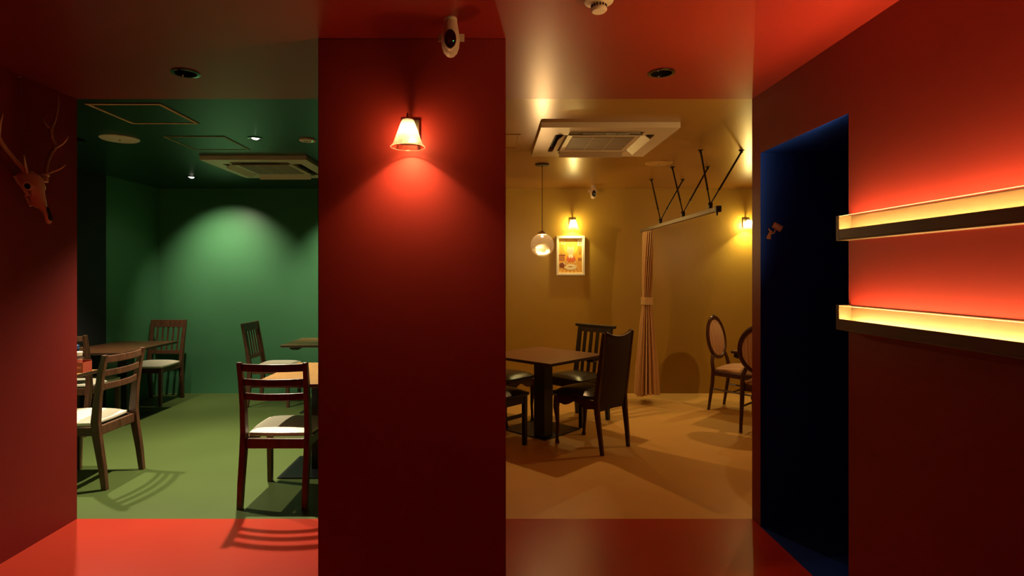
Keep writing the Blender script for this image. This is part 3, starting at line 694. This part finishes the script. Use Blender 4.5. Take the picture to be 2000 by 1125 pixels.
# ================================================================ CHAIRS  (each faces its local +y)
def cushion(b, w0, w1, y0, y1, z0, h, dome=.012):
    """padded seat: rounded slab, w0 half width at the back, w1 at the front"""
    nx, ny = 10, 10; top = []
    def pt(i, j, f):
        u = i/nx*2-1; v = j/ny*2-1
        # superellipse rounding of the outline
        uu = u*math.sqrt(1-.12*v*v); vv = v*math.sqrt(1-.12*u*u)
        wd = w0+(w1-w0)*(v+1)/2; e = (1-u**6)*(1-v**6)
        return (uu*wd*f, (y0+y1)/2+vv*(y1-y0)/2*f, e)
    g = [[None]*(ny+1) for _ in range(nx+1)]
    for i in range(nx+1):
        for j in range(ny+1):
            x, y, e = pt(i, j, 1); u = i/nx*2-1; v = j/ny*2-1
            g[i][j] = b.bm.verts.new((x, y, z0 + h*(.55+.45*e**.6) + dome*(1-u*u)*(1-v*v)))
    for i in range(nx):
        for j in range(ny): b.face((g[i][j], g[i+1][j], g[i+1][j+1], g[i][j+1]))
    rim = [g[i][0] for i in range(nx)] + [g[nx][j] for j in range(ny)] + [g[i][ny] for i in range(nx, 0, -1)] + [g[0][j] for j in range(ny, 0, -1)]
    prev = rim
    for f, z in ((1.012, z0+h*.28), (1.0, z0+.004), (.97, z0)):
        row = [b.bm.verts.new((v.co.x*f, (v.co.y-(y0+y1)/2)*f+(y0+y1)/2, z)) for v in rim]
        for k in range(len(rim)): b.face((prev[k], prev[(k+1) % len(rim)], row[(k+1) % len(rim)], row[k]))
        prev = row
    b.face(prev)

def ladder_chair(label):
    t = thing('ladderback_chair', label, 'chair', (0,0,0), 0, 'walnut ladder-back chairs with cream seats')
    hw = .193; wd = M['walnut']
    for sx in (-1, 1):
        x = sx*hw
        b = MB(); b.post([(x, -.250, 0, .032, .034), (x, -.232, .15, .034, .042), (x, -.200, .34, .034, .052), (x, -.190, .44, .034, .052), (x*1.0, -.203, .60, .032, .044), (x*1.01, -.226, .76, .030, .038), (x*1.02, -.250, .868, .028, .032), (x*1.02, -.252, .874, .024, .028)])
        b.build('rear_leg', wd, t, bevel=.004)
        b = MB(); b.post([(sx*(hw-.002), .205, 0, .030, .034), (sx*(hw-.002), .200, .30, .036, .038), (sx*(hw-.002), .198, .405, .036, .038)]); b.build('front_leg', wd, t, bevel=.004)
    for z, y, hh in ((.842, -.246, .046), (.752, -.228, .042), (.664, -.212, .042)):
        n = 14; pts = []
        for k in range(n+1):
            u = k/n*2-1; pts.append((u*(hw-.010), y - .034*(1-u*u), z))
        b = MB(); b.rail(pts, hh, .016); b.build('slat', wd, t, bevel=.004)
    b = MB(); b.box(-hw+.017, hw-.017, -.205, -.180, .345, .405); b.box(-hw+.017, hw-.017, .185, .207, .350, .405)
    for sx in (-1, 1): b.box(min(sx*(hw-.012), sx*(hw+.010)), max(sx*(hw-.012), sx*(hw+.010)), -.172, .182, .350, .405)
    b.build('seat_frame', wd, t, bevel=.003)
    b = MB(); cushion(b, .190, .212, -.165, .232, .406, .042, .008); b.build('seat', M['cream'], t, smooth=True)
    return t
A = ladder_chair('walnut ladder-back chair with cream seat, nearest the pillar, back to viewer'); A.location = (-1.305, 3.605, 0)
dup(A, (-2.755, 3.845, 0), PI/2, 'walnut ladder-back chair seen side-on beside the left wall, at the condiment table')
dup(A, (-3.695, 5.085, 0), .02, 'walnut ladder-back chair pushed in at the far left table, behind the condiment table')

def slat_chair(label):
    t = thing('slatback_chair', label, 'chair', (0,0,0), 0, 'walnut slat-back chairs with cream seats')
    hw = .178; wd = M['walnut']
    for sx in (-1, 1):
        x = sx*hw
        b = MB(); b.post([(x, -.225, 0, .030, .032), (x, -.205, .20, .034, .044), (x, -.195, .42, .036, .046), (x*1.01, -.225, .62, .036, .036), (x*1.03, -.268, .86, .036, .028), (x*1.03, -.270, .880, .034, .024)]); b.build('rear_leg', wd, t, bevel=.003)
        b = MB(); b.post([(x, .205, 0, .028, .030), (x, .200, .30, .036, .038), (x, .200, .405, .036, .038)]); b.build('front_leg', wd, t, bevel=.003)
    yb = lambda z: -.195 - (z-.42)*.168
    b = MB(); b.loft([[(-hw+.012, yb(.795)-.010, .795), (hw-.012, yb(.795)-.010, .795), (hw-.012, yb(.795)+.010, .795), (-hw+.012, yb(.795)+.010, .795)], [(-hw+.01, yb(.878)-.010, .878), (hw-.01, yb(.878)-.010, .878), (hw-.01, yb(.878)+.010, .878), (-hw+.01, yb(.878)+.010, .878)]]); b.build('top_rail', wd, t, bevel=.003)
    b = MB(); b.loft([[(-hw+.012, yb(z)-.009, z), (hw-.012, yb(z)-.009, z), (hw-.012, yb(z)+.009, z), (-hw+.012, yb(z)+.009, z)] for z in (.500, .540)]); b.build('lower_rail', wd, t, bevel=.003)
    for k in range(5):
        x = -.118 + k*.059; b = MB(); b.post([(x, yb(.53), .53, .016, .010), (x, yb(.80), .80, .016, .010)]); b.build('slat', wd, t)
    b = MB(); b.box(-hw+.016, hw-.016, -.205, -.180, .345, .405); b.box(-hw+.016, hw-.016, .188, .208, .350, .405)
    for sx in (-1, 1): b.box(min(sx*(hw-.012), sx*(hw+.012)), max(sx*(hw-.012), sx*(hw+.012)), -.175, .184, .350, .405)
    b.build('seat_frame', wd, t, bevel=.003)
    b = MB(); cushion(b, .196, .205, -.165, .230, .406, .040, .008); b.build('seat', M['cream'], t, smooth=True)
    return t
B = slat_chair('walnut slat-back chair with cream seat, turned side-on by the far right green table'); B.location = (-2.34, 6.085, 0); B.rotation_euler = (0, 0, -PI/2)
dup(B, (-3.672, 6.145, 0), PI, 'walnut slat-back chair with cream seat against the green wall, at the far left table')

def black_chair(label):
    t = thing('black_slatback_chair', label, 'chair', (0,0,0), 0, 'black slat-back chairs')
    hw = .183; wd = M['blackwood']
    yb = lambda z: -.190 - (z-.42)*.16
    for sx in (-1, 1):
        x = sx*hw
        b = MB(); b.post([(x, -.215, 0, .034, .034), (x, -.195, .25, .036, .040), (x, -.190, .42, .038, .042), (x, yb(.62), .62, .038, .034), (x, yb(.875), .875, .038, .028)]); b.build('rear_leg', wd, t, bevel=.003)
        b = MB(); b.post([(x, .200, 0, .032, .032), (x, .200, .405, .036, .036)]); b.build('front_leg', wd, t, bevel=.003)
        b = MB(); b.box(x-.009, x+.009, -.19, .185, .235, .262); b.build('stretcher', wd, t)
    b = MB(); b.loft([[(-.235, yb(z)-d, z), (.235, yb(z)-d, z), (.235, yb(z)+d, z), (-.235, yb(z)+d, z)] for z, d in ((.872, .016), (.898, .020))]); b.build('top_rail', wd, t, bevel=.003)
    b = MB(); b.loft([[(-hw+.01, yb(z)-.010, z), (hw-.01, yb(z)-.010, z), (hw-.01, yb(z)+.010, z), (-hw+.01, yb(z)+.010, z)] for z in (.825, .872)]); b.build('upper_rail', wd, t)
    for k in range(4):
        x = -.111 + k*.074; b = MB(); b.post([(x, yb(.40), .40, .034, .010), (x, yb(.83), .83, .036, .010)]); b.build('slat', wd, t)
    b = MB(); b.box(-hw, hw, -.200, -.178, .345, .405); b.box(-hw, hw, .190, .212, .345, .405)
    for sx in (-1, 1): b.box(min(sx*(hw-.010), sx*(hw+.014)), max(sx*(hw-.010), sx*(hw+.014)), -.178, .190, .345, .405)
    b.build('seat_frame', wd, t, bevel=.003)
    b = MB(); cushion(b, .195, .220, -.160, .240, .406, .046, .018); b.build('seat', M['leather'], t, smooth=True)
    return t
# facing (fx,fy) -> rz = atan2(-fx, fy)
face = lambda fx, fy: math.atan2(-fx, fy)
Fc = black_chair('black slat-back chair with leather seat behind the cornerwise table'); Fc.location = (.835, 5.395, 0); Fc.rotation_euler = (0, 0, face(-.70, -.66))
dup(Fc, (0.0, 4.60, 0), face(.70, .70), 'black chair with leather seat, nearer of the two cut off by the pillar')

def panel_chair(label):
    t = thing('panelback_chair', label, 'chair', (0,0,0), 0, 'dark chairs with tall panel backs and curved legs')
    hw = .185; wd = M['mahogany']
    yb = lambda z: -.200 - (z-.40)*.13
    for sx in (-1, 1):
        x = sx*hw
        b = MB(); b.post([(x*.94, -.245, 0, .024, .028), (x*.97, -.232, .12, .026, .032), (x, -.205, .32, .030, .040), (x, -.200, .42, .030, .042), (x, yb(.60), .60, .028, .036), (x, yb(.80), .80, .026, .032), (x*1.02, yb(.945), .935, .024, .026), (x*1.03, yb(.96), .950, .018, .016)]); b.build('rear_leg', wd, t, bevel=.004)
        # cabriole front leg
        b = MB(); secs = [(0,.175,.205,.016),(.012,.176,.208,.019),(.03,.178,.208,.014),(.08,.180,.204,.0125),(.15,.182,.198,.014),(.23,.186,.200,.019),(.30,.190,.206,.026),(.35,.187,.204,.029),(.40,.184,.200,.029)]
        b.loft([[(sx*xx+r*math.cos(k*PI/5), yy+r*math.sin(k*PI/5), z) for k in range(10)] for z, xx, yy, r in secs]); b.build('front_leg', wd, t, smooth=True)
    # back panel with a dipped top edge
    n = 16; b = MB(); secs = []
    for k in range(n+1):
        u = k/n*2-1; x = u*(hw-.012); zt = .905 + .040*u*u + .004*u**8; zb = .325 + .010*(1-abs(u))
        secs.append([(x, yb(zb)-.016+.020*(1-u*u)*-.6, zb), (x, yb(zb)+.012-.012*(1-u*u), zb), (x, yb(zt)+.010-.018*(1-u*u), zt), (x, yb(zt)-.012-.018*(1-u*u), zt)])
    b.loft(secs); b.build('backrest', M['darkcloth'], t, bevel=.003)
    b = MB(); secs = []
    for k in range(n+1):
        u = k/n*2-1; x = u*(hw-.012); zt = .905 + .040*u*u
        secs.append([(x, yb(zt)-.016-.018*(1-u*u), zt-.003), (x, yb(zt)+.014-.018*(1-u*u), zt-.003), (x, yb(zt)+.012-.018*(1-u*u), zt+.012), (x, yb(zt)-.014-.018*(1-u*u), zt+.012)])
    b.loft(secs); b.build('crest_rail', wd, t, bevel=.002)
    # serpentine apron
    def apron(p0, p1, th):
        b = MB(); secs = []; d = (Vector(p1)-Vector(p0)); nn = Vector((-d.y, d.x)).normalized()*th
        for k in range(19):
            u = k/18; p = Vector(p0)+d*u; low = .352 - .016*math.cos(u*2*PI*1.0) + .012*math.cos(u*4*PI)
            secs.append([(p.x-nn.x, p.y-nn.y, low), (p.x+nn.x, p.y+nn.y, low), (p.x+nn.x, p.y+nn.y, .410), (p.x-nn.x, p.y-nn.y, .410)])
        b.loft(secs); return b
    apron((-.17, .212), (.17, .212), .012).build('apron', wd, t)
    for sx in (-1, 1): apron((sx*.187, -.18), (sx*.190, .185), .012).build('apron', wd, t)
    b = MB(); cushion(b, .185, .222, -.170, .238, .411, .050, .022); b.build('seat', M['leather'], t, smooth=True)
    return t
G = panel_chair('dark chair with tall dipped panel back, in front of the cornerwise table'); G.location = (.815, 4.635, 0); G.rotation_euler = (0, 0, face(-.68, .74))
dup(G, (.115, 5.385, 0), face(.70, -.70), 'dark leather chair with curved legs, farther of the two cut off by the pillar')

def oval_chair(label):
    t = thing('ovalback_chair', label, 'chair', (0,0,0), 0, 'carved oval-back chairs with striped upholstery')
    wd = M['mahogany']; lean = .16
    zc, rw, rh = .735, .185, .205; yb = lambda z: -.205 - (z-.42)*lean
    def oval(r_w, r_h, k, n): a = k*2*PI/n; z = zc + r_h*math.sin(a); return Vector((r_w*math.cos(a)*(1-.06*math.sin(a)), yb(z), z)), a
    b = MB(); secs = []; n = 48
    for k in range(n):
        p, a = oval(rw, rh, k, n); o = Vector((math.cos(a), 0, math.sin(a)))
        r = .020 + .006*max(0, math.sin(a))**6
        secs.append([p + o*r*math.cos(j*PI/4) + Vector((0, .017*math.sin(j*PI/4), 0)) for j in range(8)])
    b.loft(secs, closed=True); ring = b.build('back_frame', wd, t, smooth=True)
    # carved crest
    b = MB(); 
    for dx, r, dz in ((0, .020, .034), (-.032, .014, .028), (.032, .014, .028), (-.060, .011, .018), (.060, .011, .018), (-.084, .009, .006), (.084, .009, .006)):
        z = zc+rh+dz-.016; b.ellipsoid((dx, yb(z)+.006, z), (r, .016, r*.75), 12, 8)
    b.build('carved_crest', wd, ring, smooth=True)
    b = MB()
    for side, bulge in ((1, .026), (-1, .014)):
        g = [];  m = 6
        for i in range(m+1):
            f = i/m; row = []
            for k in range(36):
                p, a = oval(rw*.90*f, rh*.90*f, k, 36)
                row.append((p.x, p.y + side*(.004 + bulge*(1-f*f)), p.z))
            g.append(row)
        rows = [[b.bm.verts.new(q) for q in r] for r in g[1:]]; c = b.bm.verts.new(g[0][0])
        for k in range(36):
            b.face((c, rows[0][k], rows[0][(k+1) % 36]))
            for a_, b_ in zip(rows, rows[1:]): b.face((a_[k], b_[k], b_[(k+1) % 36], a_[(k+1) % 36]))
    b.build('back_pad', M['stripeX'], t, smooth=True)
    for sx in (-1, 1):
        b = MB(); b.tube([(sx*.175, -.255, 0), (sx*.178, -.240, .10), (sx*.180, -.212, .28), (sx*.180, -.203, .42), (sx*.172, yb(.50), .50), (sx*.140, yb(.56), .565)], [.014, .015, .019, .020, .018, .017], 10); b.build('rear_leg', wd, t, smooth=True)
        b = MB(); b.lathe([(.012, 0), (.014, .01), (.015, .06), (.018, .16), (.019, .175), (.026, .190), (.026, .205), (.018, .218), (.019, .24), (.023, .30), (.024, .40)], (sx*.190, .205, 0), n=14); b.build('front_leg', wd, t, smooth=True)
        b = MB(); b.tube([(sx*.180, -.222, .225), (sx*.190, .200, .215)], .009, 8); b.build('stretcher', wd, t, smooth=True)
    b = MB(); b.tube([(-.184, .0, .222), (.184, .0, .222)], .009, 8); b.build('stretcher', wd, t, smooth=True)
    b = MB(); pts = [(-.185, -.205), (.185, -.205), (.212, .10), (.205, .215), (.12, .240), (-.12, .240), (-.205, .215), (-.212, .10)]
    b.prism(pts, 'z', .360, .415); b.build('seat_frame', wd, t, bevel=.008)
    b = MB(); cushion(b, .180, .215, -.195, .240, .413, .040, .030); b.build('seat', M['stripeX'], t, smooth=True)
    return t
K = oval_chair('carved oval-back chair with striped upholstery, back to viewer, cut off by the right wall'); K.location = (2.50, 5.02, 0); K.rotation_euler = (0, 0, face(.70, .70))
dup(K, (2.54, 5.74, 0), face(.68, -.73), 'carved oval-back chair with striped pad and seat, farther one by the mustard wall')

# ================================================================ CONDIMENTS ON THE LEFT TABLE
HT = .70
t = thing('condiment_box', 'red printed condiment box on the left wooden table', 'box', (-2.966, 4.03, HT))
b = MB(); w_, d_, h_, q_ = .075, .045, .072, .003
b.box(-w_, w_, -d_, -d_+q_, 0, h_); b.box(-w_, w_, d_-q_, d_, 0, h_+.008); b.box(-w_, -w_+q_, -d_+q_, d_-q_, 0, h_); b.box(w_-q_, w_, -d_+q_, d_-q_, 0, h_); b.box(-w_+q_, w_-q_, -d_+q_, d_-q_, 0, .004)
b.build('box', plain('red_card', (.38, .06, .03), .5), t)
b = MB(); b.box(-.030, .004, -d_-.0008, -d_, .018, .054); b.build('printed_panel', plain('pale_print', (.62, .40, .28), .5), t)
b = MB(); b.box(-.024, -.002, -d_-.0014, -d_-.0007, .024, .048); b.build('printed_motif', plain('dark_print', (.10, .03, .02), .5), t)
b = MB(); b.box(.022, .062, -d_-.0008, -d_, .030, .044); b.build('printed_stripe', plain('orange_print', (.65, .20, .10), .5), t)
t = thing('paper_cup', 'small white and red printed tub standing in the condiment box', 'tub', (-2.962, 4.03, HT+.005))
b = MB(); b.lathe([(.026, 0), (.028, .055), (.029, .130)], n=28); b.build('tub', plain('cream_card', (.70, .55, .40), .5), t, smooth=True)
b = MB(); b.lathe([(.0278, .012), (.0298, .085)], n=28, cap=False); b.build('printed_band', plain('red_print', (.45, .09, .05), .5), t, smooth=True)
b = MB(); b.lathe([(.0298, .090), (.0299, .112)], n=28, cap=False); b.build('printed_motif', plain('brown_print', (.12, .06, .04), .5), t, smooth=True)
b = MB(); b.lathe([(.031, .128), (.031, .137), (.028, .139), (.002, .139)], n=28); b.build('lid', plain('white_lid', (.80, .72, .58), .4), t, smooth=True)
t = thing('sauce_bottle', 'dark sauce bottle with blue cap behind the printed tub', 'bottle', (-3.020, 4.104, HT))
b = MB(); b.lathe([(.024, 0), (.026, .005), (.026, .100), (.020, .125), (.011, .140), (.011, .155)], n=24); b.build('body', plain('dark_bottle', (.02, .008, .006), .12), t, smooth=True)
b = MB(); b.lathe([(.0135, .152), (.0135, .180), (.010, .183)], n=20); b.build('cap', plain('blue_cap', (.03, .08, .22), .4), t, smooth=True)
b = MB(); b.lathe([(.0266, .03), (.0266, .085)], n=24, cap=False); b.build('bottle_label', plain('bottle_paper', (.55, .25, .12), .6), t, smooth=True)
